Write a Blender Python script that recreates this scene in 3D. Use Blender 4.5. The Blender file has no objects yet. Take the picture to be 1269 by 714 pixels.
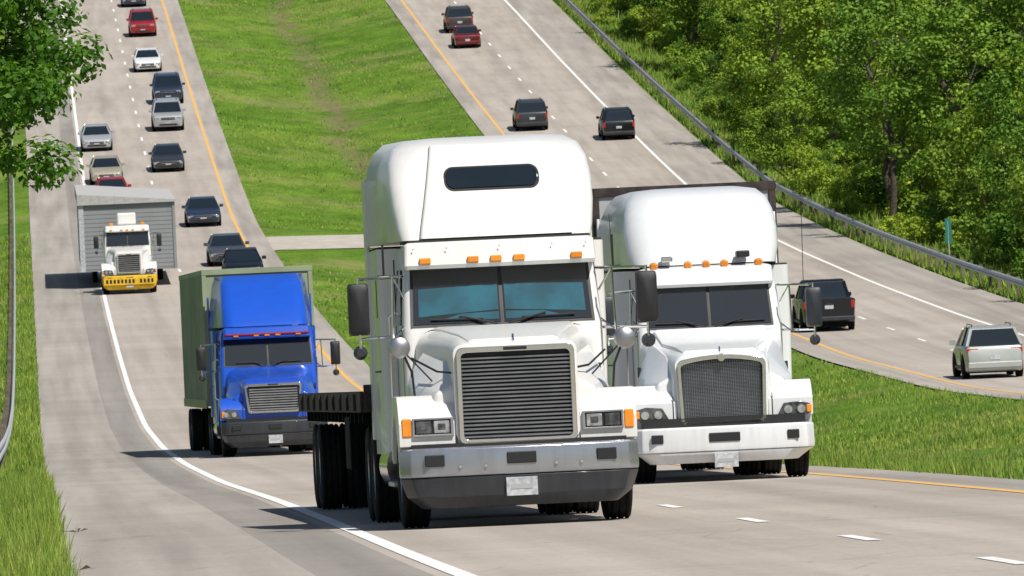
import bpy, bmesh, math, random
import numpy as np
from mathutils import Vector, Matrix
random.seed(7); np.random.seed(7)
R=math.radians
scene=bpy.context.scene
COL=scene.collection

# ------------------------------------------------------------------ profile of the valley
PP=[(-100,.2),(0,-1.55),(40,-2.25),(70,-2.76),(82,-3.0),(97,-3.27),(108,-3.47),(132,-3.92),(170,-4.7),(212,-5.43),(250,-5.95),(289,-6.2),
(333,-5.85),(368,-5.1),(405,-4.1),(444,-2.85),(475,-1.7),(506,-0.35),(531,1.35),(553,2.95),(595,6.1),(635,9.2),(693,13.85),(727,16.5),(800,22.3),
(900,30),(1000,36),(1200,42),(1600,46)]
px=np.array([p[0] for p in PP],float); pz=np.array([p[1] for p in PP],float)
fine=np.arange(-100,1600,1.0); fz=np.interp(fine,px,pz)
k=np.hanning(31); k/=k.sum()
fz=np.convolve(np.pad(fz,15,mode='edge'),k,mode='valid')
YS=np.arange(-60,1500.1,3.0)
ZS=np.interp(YS,fine,fz)
def prof(y): return float(np.interp(y,YS,ZS))
LX=[-300,-60,-12,-3,-1.2,-0.05,0.4,11.6,12.1,15.5,18.2,19.3,20.4,23.2,26.6,27.1,38.3,38.8,40,43,48,60,100,400]
LZ=[-14,-4,-1.2,-.4,-.1,-.03,-.08,-.08,-.03,-.5,-.85,-1.0,-.85,-.5,-.03,-.08,-.08,-.03,-.1,-.5,-.3,1.0,6,40]
def lat(x): return float(np.interp(x,LX,LZ))
def cross(y): return float(np.interp(y,[456,468,490,502],[0,.8,.8,0]))
def latf(x,y): return lat(x)*(1-cross(y)) if 12.1<x<26.6 else lat(x)
def gz(x,y): return prof(y)+latf(x,y)

# ------------------------------------------------------------------ materials
def newmat(name):
    m=bpy.data.materials.new(name); m.use_nodes=True
    nt=m.node_tree; b=nt.nodes['Principled BSDF']
    return m,nt,b
def N(nt,t,**kw):
    n=nt.nodes.new(t)
    for a,v in kw.items():
        setattr(n,a,v)
    return n
def setin(n,**kw):
    for a,v in kw.items(): n.inputs[a.replace('_',' ')].default_value=v
def rgba(c): return (c[0],c[1],c[2],1)
def ramp(nt,stops):
    r=N(nt,'ShaderNodeValToRGB'); e=r.color_ramp.elements
    e[0].position=stops[0][0]; e[0].color=rgba(stops[0][1])
    e[1].position=stops[-1][0]; e[1].color=rgba(stops[-1][1])
    for p,c in stops[1:-1]:
        x=e.new(p); x.color=rgba(c)
    return r
def mix(nt,a,b,f,mode='MIX'):
    m=N(nt,'ShaderNodeMix',data_type='RGBA',blend_type=mode)
    for i,v in ((6,a),(7,b),(0,f)):
        if isinstance(v,(int,float)): m.inputs[i].default_value=v
        elif isinstance(v,tuple): m.inputs[i].default_value=rgba(v)
        else: nt.links.new(v,m.inputs[i])
    return m.outputs[2]
def simple(name,col,rough=.5,metal=0,coat=0,var=.12,scale=3.0,spec=.5,dirt=None,dmax=.38):
    m,nt,b=newmat(name)
    tc=N(nt,'ShaderNodeTexCoord'); no=N(nt,'ShaderNodeTexNoise')
    no.inputs['Scale'].default_value=scale; no.inputs['Detail'].default_value=6
    nt.links.new(tc.outputs['Object'],no.inputs['Vector'])
    c2=tuple(x*(1-var*2) for x in col)
    r=ramp(nt,[(.35,c2),(.62,col)])
    nt.links.new(no.outputs['Fac'],r.inputs['Fac'])
    out=r.outputs['Color']
    if dirt:
        mp=N(nt,'ShaderNodeMapping'); mp.inputs['Scale'].default_value=(9,9,.7); nt.links.new(tc.outputs['Object'],mp.inputs['Vector'])
        n2=N(nt,'ShaderNodeTexNoise'); setin(n2,Scale=1.0,Detail=6,Roughness=.7); nt.links.new(mp.outputs[0],n2.inputs['Vector'])
        sx=N(nt,'ShaderNodeSeparateXYZ'); nt.links.new(tc.outputs['Object'],sx.inputs[0])
        mr=N(nt,'ShaderNodeMapRange'); setin(mr,From_Min=.2,From_Max=1.6,To_Min=dmax,To_Max=dmax*.3); nt.links.new(sx.outputs['Z'],mr.inputs['Value'])
        r2=ramp(nt,[(.42,(0,0,0)),(.75,(1,1,1))]); nt.links.new(n2.outputs['Fac'],r2.inputs['Fac'])
        mu=N(nt,'ShaderNodeMath',operation='MULTIPLY'); nt.links.new(mr.outputs[0],mu.inputs[0]); nt.links.new(r2.outputs['Color'],mu.inputs[1])
        out=mix(nt,out,dirt,mu.outputs[0])
    nt.links.new(out,b.inputs['Base Color'])
    mr=N(nt,'ShaderNodeMapRange'); setin(mr,To_Min=min(1,rough*1.35),To_Max=rough*.85)
    nt.links.new(no.outputs['Fac'],mr.inputs['Value']); nt.links.new(mr.outputs[0],b.inputs['Roughness'])
    setin(b,Metallic=metal,Coat_Weight=coat,Coat_Roughness=.08)
    b.inputs['Specular IOR Level'].default_value=spec
    return m
M={}
M['white']=simple('white_paint',(.76,.755,.73),.3,0,.4,var=.025,scale=1.5,dirt=(.38,.35,.3))
M['white2']=simple('white_paint_b',(.75,.77,.785),.28,0,.45,var=.02,scale=1.5,dirt=(.4,.39,.37))
M['blue']=simple('blue_paint',(.010,.085,.54),.28,0,.55,var=.04,dirt=(.06,.12,.3),dmax=.25)
M['chrome']=simple('chrome',(.80,.81,.83),.1,1,var=.04,scale=8)
M['alu']=simple('aluminium',(.5,.51,.52),.32,.9,var=.12,scale=5)
M['galv']=simple('galvanised_steel',(.50,.52,.54),.5,.25,var=.10,scale=4)
M['black']=simple('black_plastic',(.016,.016,.018),.5,var=.1)
M['seam']=simple('seam_gap_shadow',(.05,.05,.048),.8,var=.1,spec=.1)  # dark colour painting the shade inside panel gaps
M['darkgrey']=simple('dark_grey_bumper',(.028,.032,.04),.38,0,.15,var=.15,dirt=(.08,.078,.07),dmax=.3)
M['silverb']=simple('bumper_band',(.44,.46,.50),.2,.7,.3,var=.06,dirt=(.25,.23,.21),dmax=.35)
M['rubber']=simple('tyre_rubber',(.013,.0125,.012),.85,var=.25,scale=12,spec=.25)
M['under']=simple('chassis_black',(.008,.008,.008),.8,var=.2,spec=.15)
M['glass']=simple('dark_glass',(.010,.016,.02),.05,0,.5,var=.05,spec=.8)
M['teal']=simple('windscreen_reflection',(.02,.115,.16),.12,0,.6,var=.22,scale=2.6)  # teal colour painting the cyan reflection in the windscreen
M['amber']=simple('amber_lens',(.85,.28,.02),.25,0,.4)
M['red']=simple('red_lens',(.45,.01,.01),.25,0,.4)
M['lamp']=simple('headlamp_lens',(.55,.58,.6),.1,.5,.8,var=.25,scale=14)
M['lampd']=simple('lamp_dark',(.16,.17,.19),.12,.6,.8,var=.35,scale=14)
M['plate']=simple('licence_plate',(.55,.57,.6),.5,var=.2,scale=18)
M['green']=simple('trailer_green',(.31,.37,.235),.55,var=.12,scale=1.2,dirt=(.22,.22,.15))
M['tgrey']=simple('trailer_grey',(.42,.43,.44),.5,var=.08,scale=1.2)
M['rust']=simple('rusty_rail',(.05,.035,.03),.7,var=.3,scale=6)
M['deck']=simple('deck_wood',(.11,.075,.05),.8,var=.3,scale=6)
M['siding']=simple('house_siding',(.25,.265,.275),.6,var=.05,scale=1)
M['roof']=simple('house_shingle',(.45,.45,.44),.85,var=.1,scale=9)
M['yellow']=simple('yellow_banner',(.8,.5,.02),.5)
M['bark']=simple('bark',(.13,.11,.085),.9,var=.3,scale=9,spec=.1)
M['sign']=simple('sign_green',(.02,.19,.16),.5)
M['wood']=simple('post_wood',(.2,.17,.14),.9,var=.2,spec=.1)
M['meshdk']=simple('radiator_dark',(.03,.04,.06),.5,var=.2,scale=5)
M['slat']=simple('grille_slat',(.36,.37,.39),.22,.85,var=.12)
M['gravel']=simple('gravel',(.50,.46,.40),.95,var=.1,scale=1.5,spec=.1)

def pave(name,c1,c2,streak,joint):
    m,nt,b=newmat(name); L=nt.links.new
    tc=N(nt,'ShaderNodeTexCoord')
    mp=N(nt,'ShaderNodeMapping'); mp.inputs['Scale'].default_value=(1.5,.015,1); L(tc.outputs['Object'],mp.inputs['Vector'])
    n1=N(nt,'ShaderNodeTexNoise'); setin(n1,Scale=1.0,Detail=4); L(mp.outputs[0],n1.inputs['Vector'])
    n2=N(nt,'ShaderNodeTexNoise'); setin(n2,Scale=.12,Detail=8,Roughness=.6); L(tc.outputs['Object'],n2.inputs['Vector'])
    n3=N(nt,'ShaderNodeTexNoise'); setin(n3,Scale=14,Detail=5,Roughness=.75); L(tc.outputs['Object'],n3.inputs['Vector'])
    r=ramp(nt,[(.3,c2),(.7,c1)]); L(n2.outputs['Fac'],r.inputs['Fac'])
    r1=ramp(nt,[(.33,(1-streak,1-streak*1.03,1-streak*1.06)),(.62,(1.04,)*3)]); L(n1.outputs['Fac'],r1.inputs['Fac'])
    c=mix(nt,r.outputs['Color'],r1.outputs['Color'],1.0,'MULTIPLY')
    r3=ramp(nt,[(.3,(.78,)*3),(.7,(1.12,)*3)]); L(n3.outputs['Fac'],r3.inputs['Fac'])
    c=mix(nt,c,r3.outputs['Color'],1.0,'MULTIPLY')
    sx=N(nt,'ShaderNodeSeparateXYZ'); L(tc.outputs['Object'],sx.inputs[0])
    dv=N(nt,'ShaderNodeMath',operation='DIVIDE'); L(sx.outputs['Y'],dv.inputs[0]); dv.inputs[1].default_value=joint*2
    fl=N(nt,'ShaderNodeMath',operation='FLOOR'); L(dv.outputs[0],fl.inputs[0])
    dx=N(nt,'ShaderNodeMath',operation='MULTIPLY_ADD'); L(sx.outputs['X'],dx.inputs[0]); dx.inputs[1].default_value=1/3.75; dx.inputs[2].default_value=-3.2/3.75
    fx=N(nt,'ShaderNodeMath',operation='FLOOR'); L(dx.outputs[0],fx.inputs[0])
    cb=N(nt,'ShaderNodeCombineXYZ'); L(fl.outputs[0],cb.inputs[1]); L(fx.outputs[0],cb.inputs[0])
    wn=N(nt,'ShaderNodeTexWhiteNoise'); L(cb.outputs[0],wn.inputs['Vector'])
    rw=ramp(nt,[(0,(.965,)*3),(1,(1.03,)*3)]); L(wn.outputs['Value'],rw.inputs['Fac'])
    c=mix(nt,c,rw.outputs['Color'],1.0,'MULTIPLY')
    fr=N(nt,'ShaderNodeMath',operation='FRACT'); L(dx.outputs[0],fr.inputs[0])
    s1=N(nt,'ShaderNodeMath',operation='SUBTRACT'); L(fr.outputs[0],s1.inputs[0]); s1.inputs[1].default_value=.5
    ab=N(nt,'ShaderNodeMath',operation='ABSOLUTE'); L(s1.outputs[0],ab.inputs[0])
    mr=N(nt,'ShaderNodeMapRange',interpolation_type='SMOOTHSTEP'); setin(mr,From_Min=.0,From_Max=.17,To_Min=.17,To_Max=0.0); L(ab.outputs[0],mr.inputs['Value'])
    if streak<.18: c=mix(nt,c,(.12,.11,.10),mr.outputs[0])
    ma=N(nt,'ShaderNodeMath',operation='PINGPONG'); ma.inputs[1].default_value=joint
    L(sx.outputs['Y'],ma.inputs[0])
    lt=N(nt,'ShaderNodeMath',operation='LESS_THAN'); lt.inputs[1].default_value=.045; L(ma.outputs[0],lt.inputs[0])
    lm=N(nt,'ShaderNodeMath',operation='MULTIPLY'); lm.inputs[1].default_value=.22; L(lt.outputs[0],lm.inputs[0])
    c=mix(nt,c,(.09,.08,.07),lm.outputs[0])
    vo=N(nt,'ShaderNodeTexVoronoi',feature='DISTANCE_TO_EDGE'); setin(vo,Scale=.28)
    va=N(nt,'ShaderNodeVectorMath',operation='ADD'); L(tc.outputs['Object'],va.inputs[0]); L(n2.outputs['Color'],va.inputs[1]); L(va.outputs[0],vo.inputs['Vector'])
    lc=N(nt,'ShaderNodeMath',operation='LESS_THAN'); lc.inputs[1].default_value=.005; L(vo.outputs['Distance'],lc.inputs[0])
    lk=N(nt,'ShaderNodeMath',operation='MULTIPLY'); lk.inputs[1].default_value=.2; L(lc.outputs[0],lk.inputs[0])
    c=mix(nt,c,(.08,.07,.06),lk.outputs[0])
    L(c,b.inputs['Base Color']); setin(b,Roughness=.9); b.inputs['Specular IOR Level'].default_value=.25
    bu=N(nt,'ShaderNodeBump'); setin(bu,Strength=.3,Distance=.01); L(n3.outputs['Fac'],bu.inputs['Height']); L(bu.outputs[0],b.inputs['Normal'])
    return m
M['road']=pave('road_concrete',(.47,.42,.366),(.395,.352,.308),.15,3.05)
M['shoulder']=pave('shoulder_asphalt',(.43,.393,.347),(.355,.328,.295),.22,4.6)
M['band']=pave('patched_asphalt',(.33,.305,.275),(.28,.26,.237),.2,9.2)

def paintline(name,col):
    m,nt,b=newmat(name); L=nt.links.new
    tc=N(nt,'ShaderNodeTexCoord'); n=N(nt,'ShaderNodeTexNoise'); setin(n,Scale=7,Detail=7,Roughness=.7); L(tc.outputs['Object'],n.inputs['Vector'])
    r=ramp(nt,[(.33,(.45,.41,.37)),(.47,col)]); L(n.outputs['Fac'],r.inputs['Fac']); L(r.outputs['Color'],b.inputs['Base Color']); setin(b,Roughness=.7)
    return m
M['wline']=paintline('white_marking',(.84,.84,.82))
M['yline']=paintline('yellow_marking',(.76,.43,.10))

def groundmat():
    m,nt,b=newmat('grass_ground'); L=nt.links.new
    tc=N(nt,'ShaderNodeTexCoord'); O=tc.outputs['Object']
    def noise(s,d=6,r=.6,sc=None):
        n=N(nt,'ShaderNodeTexNoise'); setin(n,Scale=s,Detail=d,Roughness=r)
        if sc:
            mp=N(nt,'ShaderNodeMapping'); mp.inputs['Scale'].default_value=sc; L(O,mp.inputs['Vector']); L(mp.outputs[0],n.inputs['Vector'])
        else: L(O,n.inputs['Vector'])
        return n.outputs['Fac']
    big=noise(.06,5); mid=noise(.5,6,.65,(1,.35,1)); fin=noise(7,6,.75,(1,.4,1)); dry=noise(.09,6,.7)
    r=ramp(nt,[(.3,(.085,.18,.02)),(.5,(.13,.24,.028)),(.72,(.20,.29,.05))]); L(big,r.inputs['Fac'])
    r2=ramp(nt,[(.3,(.55,.62,.55)),(.7,(1.3,1.22,1.2))]); L(mid,r2.inputs['Fac'])
    c=mix(nt,r.outputs['Color'],r2.outputs['Color'],1.0,'MULTIPLY')
    r3=ramp(nt,[(.3,(.5,.56,.48)),(.7,(1.4,1.33,1.28))]); L(fin,r3.inputs['Fac'])
    c=mix(nt,c,r3.outputs['Color'],1.0,'MULTIPLY')
    rd=ramp(nt,[(.50,(0,0,0)),(.70,(.85,.85,.85))]); L(dry,rd.inputs['Fac'])
    c=mix(nt,c,(.28,.26,.11),rd.outputs['Color'])
    sx=N(nt,'ShaderNodeSeparateXYZ'); L(O,sx.inputs[0])
    a=N(nt,'ShaderNodeMath',operation='SUBTRACT'); L(sx.outputs['X'],a.inputs[0]); a.inputs[1].default_value=19.3
    wob=N(nt,'ShaderNodeMath',operation='MULTIPLY_ADD'); L(big,wob.inputs[0]); wob.inputs[1].default_value=5; wob.inputs[2].default_value=-2.5
    a1=N(nt,'ShaderNodeMath',operation='ADD'); L(a.outputs[0],a1.inputs[0]); L(wob.outputs[0],a1.inputs[1])
    ab=N(nt,'ShaderNodeMath',operation='ABSOLUTE'); L(a1.outputs[0],ab.inputs[0])
    mr=N(nt,'ShaderNodeMapRange'); setin(mr,From_Min=.1,From_Max=1.3,To_Min=1.0,To_Max=0.0); L(ab.outputs[0],mr.inputs['Value'])
    rq=ramp(nt,[(.38,(0,0,0)),(.58,(1,1,1))]); L(mid,rq.inputs['Fac'])
    mm=N(nt,'ShaderNodeMath',operation='MULTIPLY'); L(mr.outputs[0],mm.inputs[0]); L(rq.outputs['Color'],mm.inputs[1])
    c=mix(nt,c,(.2,.165,.09),mm.outputs[0])
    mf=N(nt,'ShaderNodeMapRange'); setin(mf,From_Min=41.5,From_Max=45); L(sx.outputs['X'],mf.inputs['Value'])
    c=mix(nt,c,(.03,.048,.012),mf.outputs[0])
    L(c,b.inputs['Base Color']); setin(b,Roughness=1.0); b.inputs['Specular IOR Level'].default_value=.1
    bu=N(nt,'ShaderNodeBump'); setin(bu,Strength=.8,Distance=.12); L(fin,bu.inputs['Height']); L(bu.outputs[0],b.inputs['Normal'])
    return m
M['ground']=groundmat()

def leafmat(name,dark,mid,light,trans=.35,objvar=True,patch=False):
    m,nt,b=newmat(name); L=nt.links.new
    g=N(nt,'ShaderNodeNewGeometry'); oi=N(nt,'ShaderNodeObjectInfo')
    r=ramp(nt,[(0,dark),(.5,mid),(1,light)]); L(g.outputs['Random Per Island'],r.inputs['Fac'])
    c=r.outputs['Color']
    if objvar:
        ro=ramp(nt,[(0,(.40,.58,.5)),(.3,(.68,.82,.7)),(.6,(.95,1.0,.8)),(.85,(1.3,1.2,.9)),(1,(1.5,1.32,1.0))]); L(oi.outputs['Random'],ro.inputs['Fac'])
        c=mix(nt,c,ro.outputs['Color'],1.0,'MULTIPLY')
    if patch:
        tc=N(nt,'ShaderNodeTexCoord')
        n1=N(nt,'ShaderNodeTexNoise'); setin(n1,Scale=.22,Detail=6,Roughness=.65); L(tc.outputs['Object'],n1.inputs['Vector'])
        rp=ramp(nt,[(.32,(.55,.7,.55)),(.5,(1,1,1)),(.68,(1.55,1.22,1.45))]); L(n1.outputs['Fac'],rp.inputs['Fac'])
        c=mix(nt,c,rp.outputs['Color'],1.0,'MULTIPLY')
    L(c,b.inputs['Base Color']); setin(b,Roughness=.6); b.inputs['Specular IOR Level'].default_value=.2
    if trans>0:
        t=N(nt,'ShaderNodeBsdfTranslucent'); c2=mix(nt,c,(1.3,1.25,.5),1.0,'MULTIPLY'); L(c2,t.inputs['Color'])
        ms=N(nt,'ShaderNodeMixShader'); ms.inputs[0].default_value=trans
        L(b.outputs[0],ms.inputs[1]); L(t.outputs[0],ms.inputs[2]); L(ms.outputs[0],nt.nodes['Material Output'].inputs['Surface'])
    return m
M['leaf']=leafmat('leaves',(.085,.165,.022),(.15,.265,.034),(.24,.36,.055),.2)
M['blossom']=leafmat('blossom',(.36,.38,.24),(.5,.51,.36),(.6,.6,.46),.0)
M['leafnear']=leafmat('near_leaves',(.035,.105,.012),(.075,.19,.018),(.14,.29,.035),.4,False)
M['blade']=leafmat('grass_blades',(.13,.22,.03),(.21,.33,.045),(.33,.41,.10),.2,False,True)
M['bush']=leafmat('bush_leaves',(.14,.235,.03),(.22,.34,.048),(.32,.42,.075),.25)

# ------------------------------------------------------------------ mesh helpers
def link(o,parent=None):
    COL.objects.link(o)
    if parent is not None: o.parent=parent
    return o
def mk(name,verts,faces,mat,parent=None,bevel=0,bseg=2,smooth=True,ang=38):
    me=bpy.data.meshes.new(name); me.from_pydata([tuple(v) for v in verts],[],faces)
    bm=bmesh.new(); bm.from_mesh(me); bmesh.ops.recalc_face_normals(bm,faces=bm.faces); bm.to_mesh(me); bm.free()
    if mat: me.materials.append(M[mat] if isinstance(mat,str) else mat)
    o=bpy.data.objects.new(name,me); link(o,parent)
    if smooth: me.shade_smooth()
    if bevel>0:
        b=o.modifiers.new('bev','BEVEL'); b.width=bevel; b.segments=bseg; b.limit_method='ANGLE'; b.angle_limit=R(30); b.harden_normals=True
    elif smooth: me.set_sharp_from_angle(angle=R(ang))
    return o
def box(name,x0,x1,y0,y1,z0,z1,mat,parent=None,bevel=.01,bseg=2):
    v=[(x0,y0,z0),(x1,y0,z0),(x1,y1,z0),(x0,y1,z0),(x0,y0,z1),(x1,y0,z1),(x1,y1,z1),(x0,y1,z1)]
    f=[(0,3,2,1),(4,5,6,7),(0,1,5,4),(1,2,6,5),(2,3,7,6),(3,0,4,7)]
    return mk(name,v,f,mat,parent,bevel,bseg)
def loft(name,secs,mat,parent=None,bevel=0,bseg=2,ang=38):
    n=len(secs[0]); v=[p for s in secs for p in s]; f=[]
    for i in range(len(secs)-1):
        for j in range(n):
            a=i*n+j; b=i*n+(j+1)%n; f.append((a,b,b+n,a+n))
    f.append(tuple(range(n))); f.append(tuple(range((len(secs)-1)*n,len(secs)*n)))
    return mk(name,v,f,mat,parent,bevel,bseg,True,ang)
def plan(z,yf,yb,hwf,hwb,rf,rb,n=5):
    out=[]
    def arc(cx,cy,r,a0):
        for i in range(n+1):
            a=R(a0+90*i/n); out.append((cx+r*math.cos(a),cy+r*math.sin(a),z))
    arc(-hwf+rf,yf+rf,rf,180); arc(hwf-rf,yf+rf,rf,270); arc(hwb-rb,yb-rb,rb,0); arc(-hwb+rb,yb-rb,rb,90)
    return out
def rsec(y,hwb,hwt,z0,z1,rb,rt,n=5,x=0):
    out=[]
    def arc(cx,cz,r,a0):
        for i in range(n+1):
            a=R(a0+90*i/n); out.append((x+cx+r*math.cos(a),y,cz+r*math.sin(a)))
    arc(-hwb+rb,z0+rb,rb,180); arc(hwb-rb,z0+rb,rb,270); arc(hwt-rt,z1-rt,rt,0); arc(-hwt+rt,z1-rt,rt,90)
    return out
def prism(name,prof_,hw,mat,parent=None,bevel=0,bseg=3,x0=None,x1=None):
    n=len(prof_)
    if x0 is None:
        hs=[hw(y,z) if callable(hw) else hw for y,z in prof_]
        v=[(-h,y,z) for h,(y,z) in zip(hs,prof_)]+[(h,y,z) for h,(y,z) in zip(hs,prof_)]
    else: v=[(x0,y,z) for y,z in prof_]+[(x1,y,z) for y,z in prof_]
    f=[tuple(range(n)),tuple(range(n,2*n))]+[(i,(i+1)%n,(i+1)%n+n,i+n) for i in range(n)]
    return mk(name,v,f,mat,parent,bevel,bseg)
def panel(name,pts,t,mat,parent=None,bevel=0,out=(0,-1,0)):
    P=[Vector(p) for p in pts]; nrm=Vector((0,0,0))
    for i in range(len(P)): nrm+=P[i].cross(P[(i+1)%len(P)])
    nrm.normalize()
    if nrm.dot(Vector(out))<0: nrm=-nrm
    n=len(P); v=P+[p+nrm*t for p in P]
    f=[tuple(range(n)),tuple(range(n,2*n))]+[(i,(i+1)%n,(i+1)%n+n,i+n) for i in range(n)]
    return mk(name,v,f,mat,parent,bevel,2,bevel>0)
def tubeq(pts,radii,n=8):
    pts=[Vector(p) for p in pts]; V=[];F=[]
    for i,p in enumerate(pts):
        d=(pts[min(i+1,len(pts)-1)]-pts[max(i-1,0)])
        if d.length<1e-6: d=Vector((0,0,1))
        d.normalize(); u=d.orthogonal().normalized() if i==0 else (u-d*u.dot(d)).normalized(); w=d.cross(u)
        for j in range(n):
            a=2*math.pi*j/n; V.append(p+(u*math.cos(a)+w*math.sin(a))*radii[i])
    for i in range(len(pts)-1):
        for j in range(n):
            a=i*n+j;b=i*n+(j+1)%n; F.append((a,b,b+n,a+n))
    return V,F
def tube(name,pts,r,mat,parent=None,n=8):
    V,F=tubeq(pts,[r]*len(pts),n); m=len(pts)-1
    F=F+[tuple(range(n)),tuple(range(m*n,(m+1)*n))]
    return mk(name,V,F,mat,parent)
def lathe_x(profile,nseg=36):
    V=[];F=[];m=len(profile)
    for i in range(nseg):
        a=2*math.pi*i/nseg
        for x,r in profile: V.append((x,r*math.cos(a),r*math.sin(a)))
    for i in range(nseg):
        for j in range(m-1):
            a=i*m+j;b=((i+1)%nseg)*m+j; F.append((a,a+1,b+1,b))
    return V,F
_wc={}
def wheel(parent,name,x,y,r,w,side,rimmat='alu',truck=False):
    key=(round(r,3),round(w,3),rimmat,truck)
    if key not in _wc:
        h=w/2
        P=[(-h*.9,r*.56),(-h,r*.7),(-h*1.02,r*.82),(-h*.93,r*.955),(-h*.8,r)]
        for g in (-.5,-.0,.5):
            P+=[(h*(g-.09),r),(h*(g-.07),r*.975),(h*(g+.07),r*.975),(h*(g+.09),r)]
        P+=[(h*.8,r),(h*.93,r*.955),(h*1.02,r*.82),(h,r*.7),(h*.9,r*.56)]
        V,F=lathe_x(P,40)
        t=mk('tyre',V,F,'rubber'); mt=t.data; bpy.data.objects.remove(t)
        Q=[(h*.9,r*.57),(h*.8,r*.54),(h*.35,r*.48),(h*.3,r*.32),(h*.55,r*.28),(h*.75,r*.16),(h*.8,r*.02)] if truck else \
          [(h*.92,r*.68),(h*.85,r*.64),(h*.4,r*.6),(h*.65,r*.3),(h*.72,r*.14),(h*.7,.005)]
        V,F=lathe_x(Q,40)
        V2,F2=lathe_x([(-h*.5,r*.57),(-h*.5,.01)],24)
        o=len(V); V=V+V2; F=F+[tuple(i+o for i in f) for f in F2]
        t=mk('rim',V,F,rimmat); mr_=t.data; bpy.data.objects.remove(t)
        _wc[key]=(mt,mr_)
    mt,mr_=_wc[key]
    for nm,me in (('tyre_'+name,mt),('rim_'+name,mr_)):
        o=bpy.data.objects.new(nm,me); link(o,parent); o.location=(x,y,r)
        if side<0: o.rotation_euler=(0,0,math.pi)
def ring(name,outer,inner,y0,y1,mat,parent,bevel=.008):
    n=len(outer); v=[(x,y0,z) for x,z in outer]+[(x,y0,z) for x,z in inner]+[(x,y1,z) for x,z in outer]+[(x,y1,z) for x,z in inner]
    f=[]
    for i in range(n):
        j=(i+1)%n
        f+=[(i,j,n+j,n+i),(2*n+i,2*n+j,3*n+j,3*n+i),(i,j,2*n+j,2*n+i),(n+i,n+j,3*n+j,3*n+i)]
    return mk(name,v,f,mat,parent,bevel)
def rr(hw,z0,z1,r,n=5,arch=0,hwt=None):
    hwt=hwt or hw; out=[]
    def arc(cx,cz,a0):
        for i in range(n+1):
            a=R(a0+90*i/n); out.append([cx+r*math.cos(a),cz+r*math.sin(a)])
    arc(-hw+r,z0+r,180);arc(hw-r,z0+r,270);arc(hwt-r,z1-r,0)
    for i in range(1,8):
        t=1-2*i/8; out.append([(hwt-r)*t,z1])
    arc(-hwt+r,z1-r,90)
    if arch:
        for p in out:
            if p[1]>(z0+z1)/2: p[1]+=arch*(1-(p[0]/hwt)**2)*(p[1]-(z0+z1)/2)/((z1-z0)/2)
    return out
def empty(name,loc,rot=(0,0,0)):
    e=bpy.data.objects.new(name,None); e.empty_display_size=.5; link(e); e.location=loc; e.rotation_euler=rot
    return e

# ------------------------------------------------------------------ ground, roads
def sheet(name,xs,ys,zf,mat,parent=None):
    nx=len(xs); V=[(x,y,zf(x,y)) for y in ys for x in xs]
    F=[(j*nx+i,j*nx+i+1,(j+1)*nx+i+1,(j+1)*nx+i) for j in range(len(ys)-1) for i in range(nx-1)]
    me=bpy.data.meshes.new(name); me.from_pydata(V,[],F); me.materials.append(M[mat]); me.shade_smooth()
    o=bpy.data.objects.new(name,me); link(o,parent); return o
xs=sorted(set(LX+[-200,-130,-90,-35,-20,-7,-2,-.6,6,13,14,16.5,17.4,18.7,19.9,21.2,22.2,24,25,25.8,39.4,41.5,45,52,70,85,150,220,300]))
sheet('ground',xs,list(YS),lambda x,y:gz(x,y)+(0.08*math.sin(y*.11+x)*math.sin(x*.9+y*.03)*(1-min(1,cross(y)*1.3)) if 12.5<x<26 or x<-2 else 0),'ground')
def seg(y0,y1): return [y0]+[float(y) for y in YS if y0+.01<y<y1-.01]+[y1]
def strip(name,x0,x1,y0,y1,h,mat,parent=None):
    return sheet(name,[x0,x1],seg(y0,y1),lambda x,y:prof(y)+h,mat,parent)
road=empty('highway',(0,0,0))
road2=empty('highway',(0,0,0))
LW,LD,LY,RY,RD,RW=3.2,6.95,10.7,28.0,31.65,35.3
strip('outer_shoulder',.08,2.15,-60,1490,0,'shoulder',road)
strip('shoulder_patch_band',2.15,3.0,-60,1490,0,'band',road)
strip('carriageway',3.0,10.9,-60,1490,0,'road',road)
strip('inner_shoulder',10.9,11.85,-60,1490,0,'shoulder',road)
strip('inner_shoulder',26.85,27.8,-60,1490,0,'shoulder',road2)
strip('carriageway',27.8,35.5,-60,1490,0,'road',road2)
strip('outer_shoulder',35.5,38.55,-60,1490,0,'shoulder',road2)
strip('edge_line_white',LW-.08,LW+.08,-60,1490,.006,'wline',road)
strip('edge_line_yellow',LY-.08,LY+.08,-60,1490,.006,'yline',road)
strip('edge_line_yellow',RY-.08,RY+.08,-60,1490,.006,'yline',road2)
strip('edge_line_white',RW-.08,RW+.08,-60,1490,.006,'wline',road2)
def dashes(name,x,ph,par):
    V=[];F=[]
    for k_ in range(-8,95):
        yc=ph+12.35*k_; yy=seg(yc-1.5,yc+1.5); b=len(V)
        for y in yy: V+=[(x-.065,y,prof(y)+.006),(x+.065,y,prof(y)+.006)]
        for i in range(len(yy)-1): F.append((b+2*i,b+2*i+1,b+2*i+3,b+2*i+2))
    mk(name,V,F,'wline',par,smooth=False)
dashes('lane_dashes',LD,70.0,road); dashes('lane_dashes',RD,73.0,road2)
sheet('median_crossover',[11.7,12.1,15.5,18.2,19.3,20.4,23.2,26.6,27.0],seg(471,486),lambda x,y:prof(y)+max(latf(x,y),-.25)+.04,'gravel')

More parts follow.
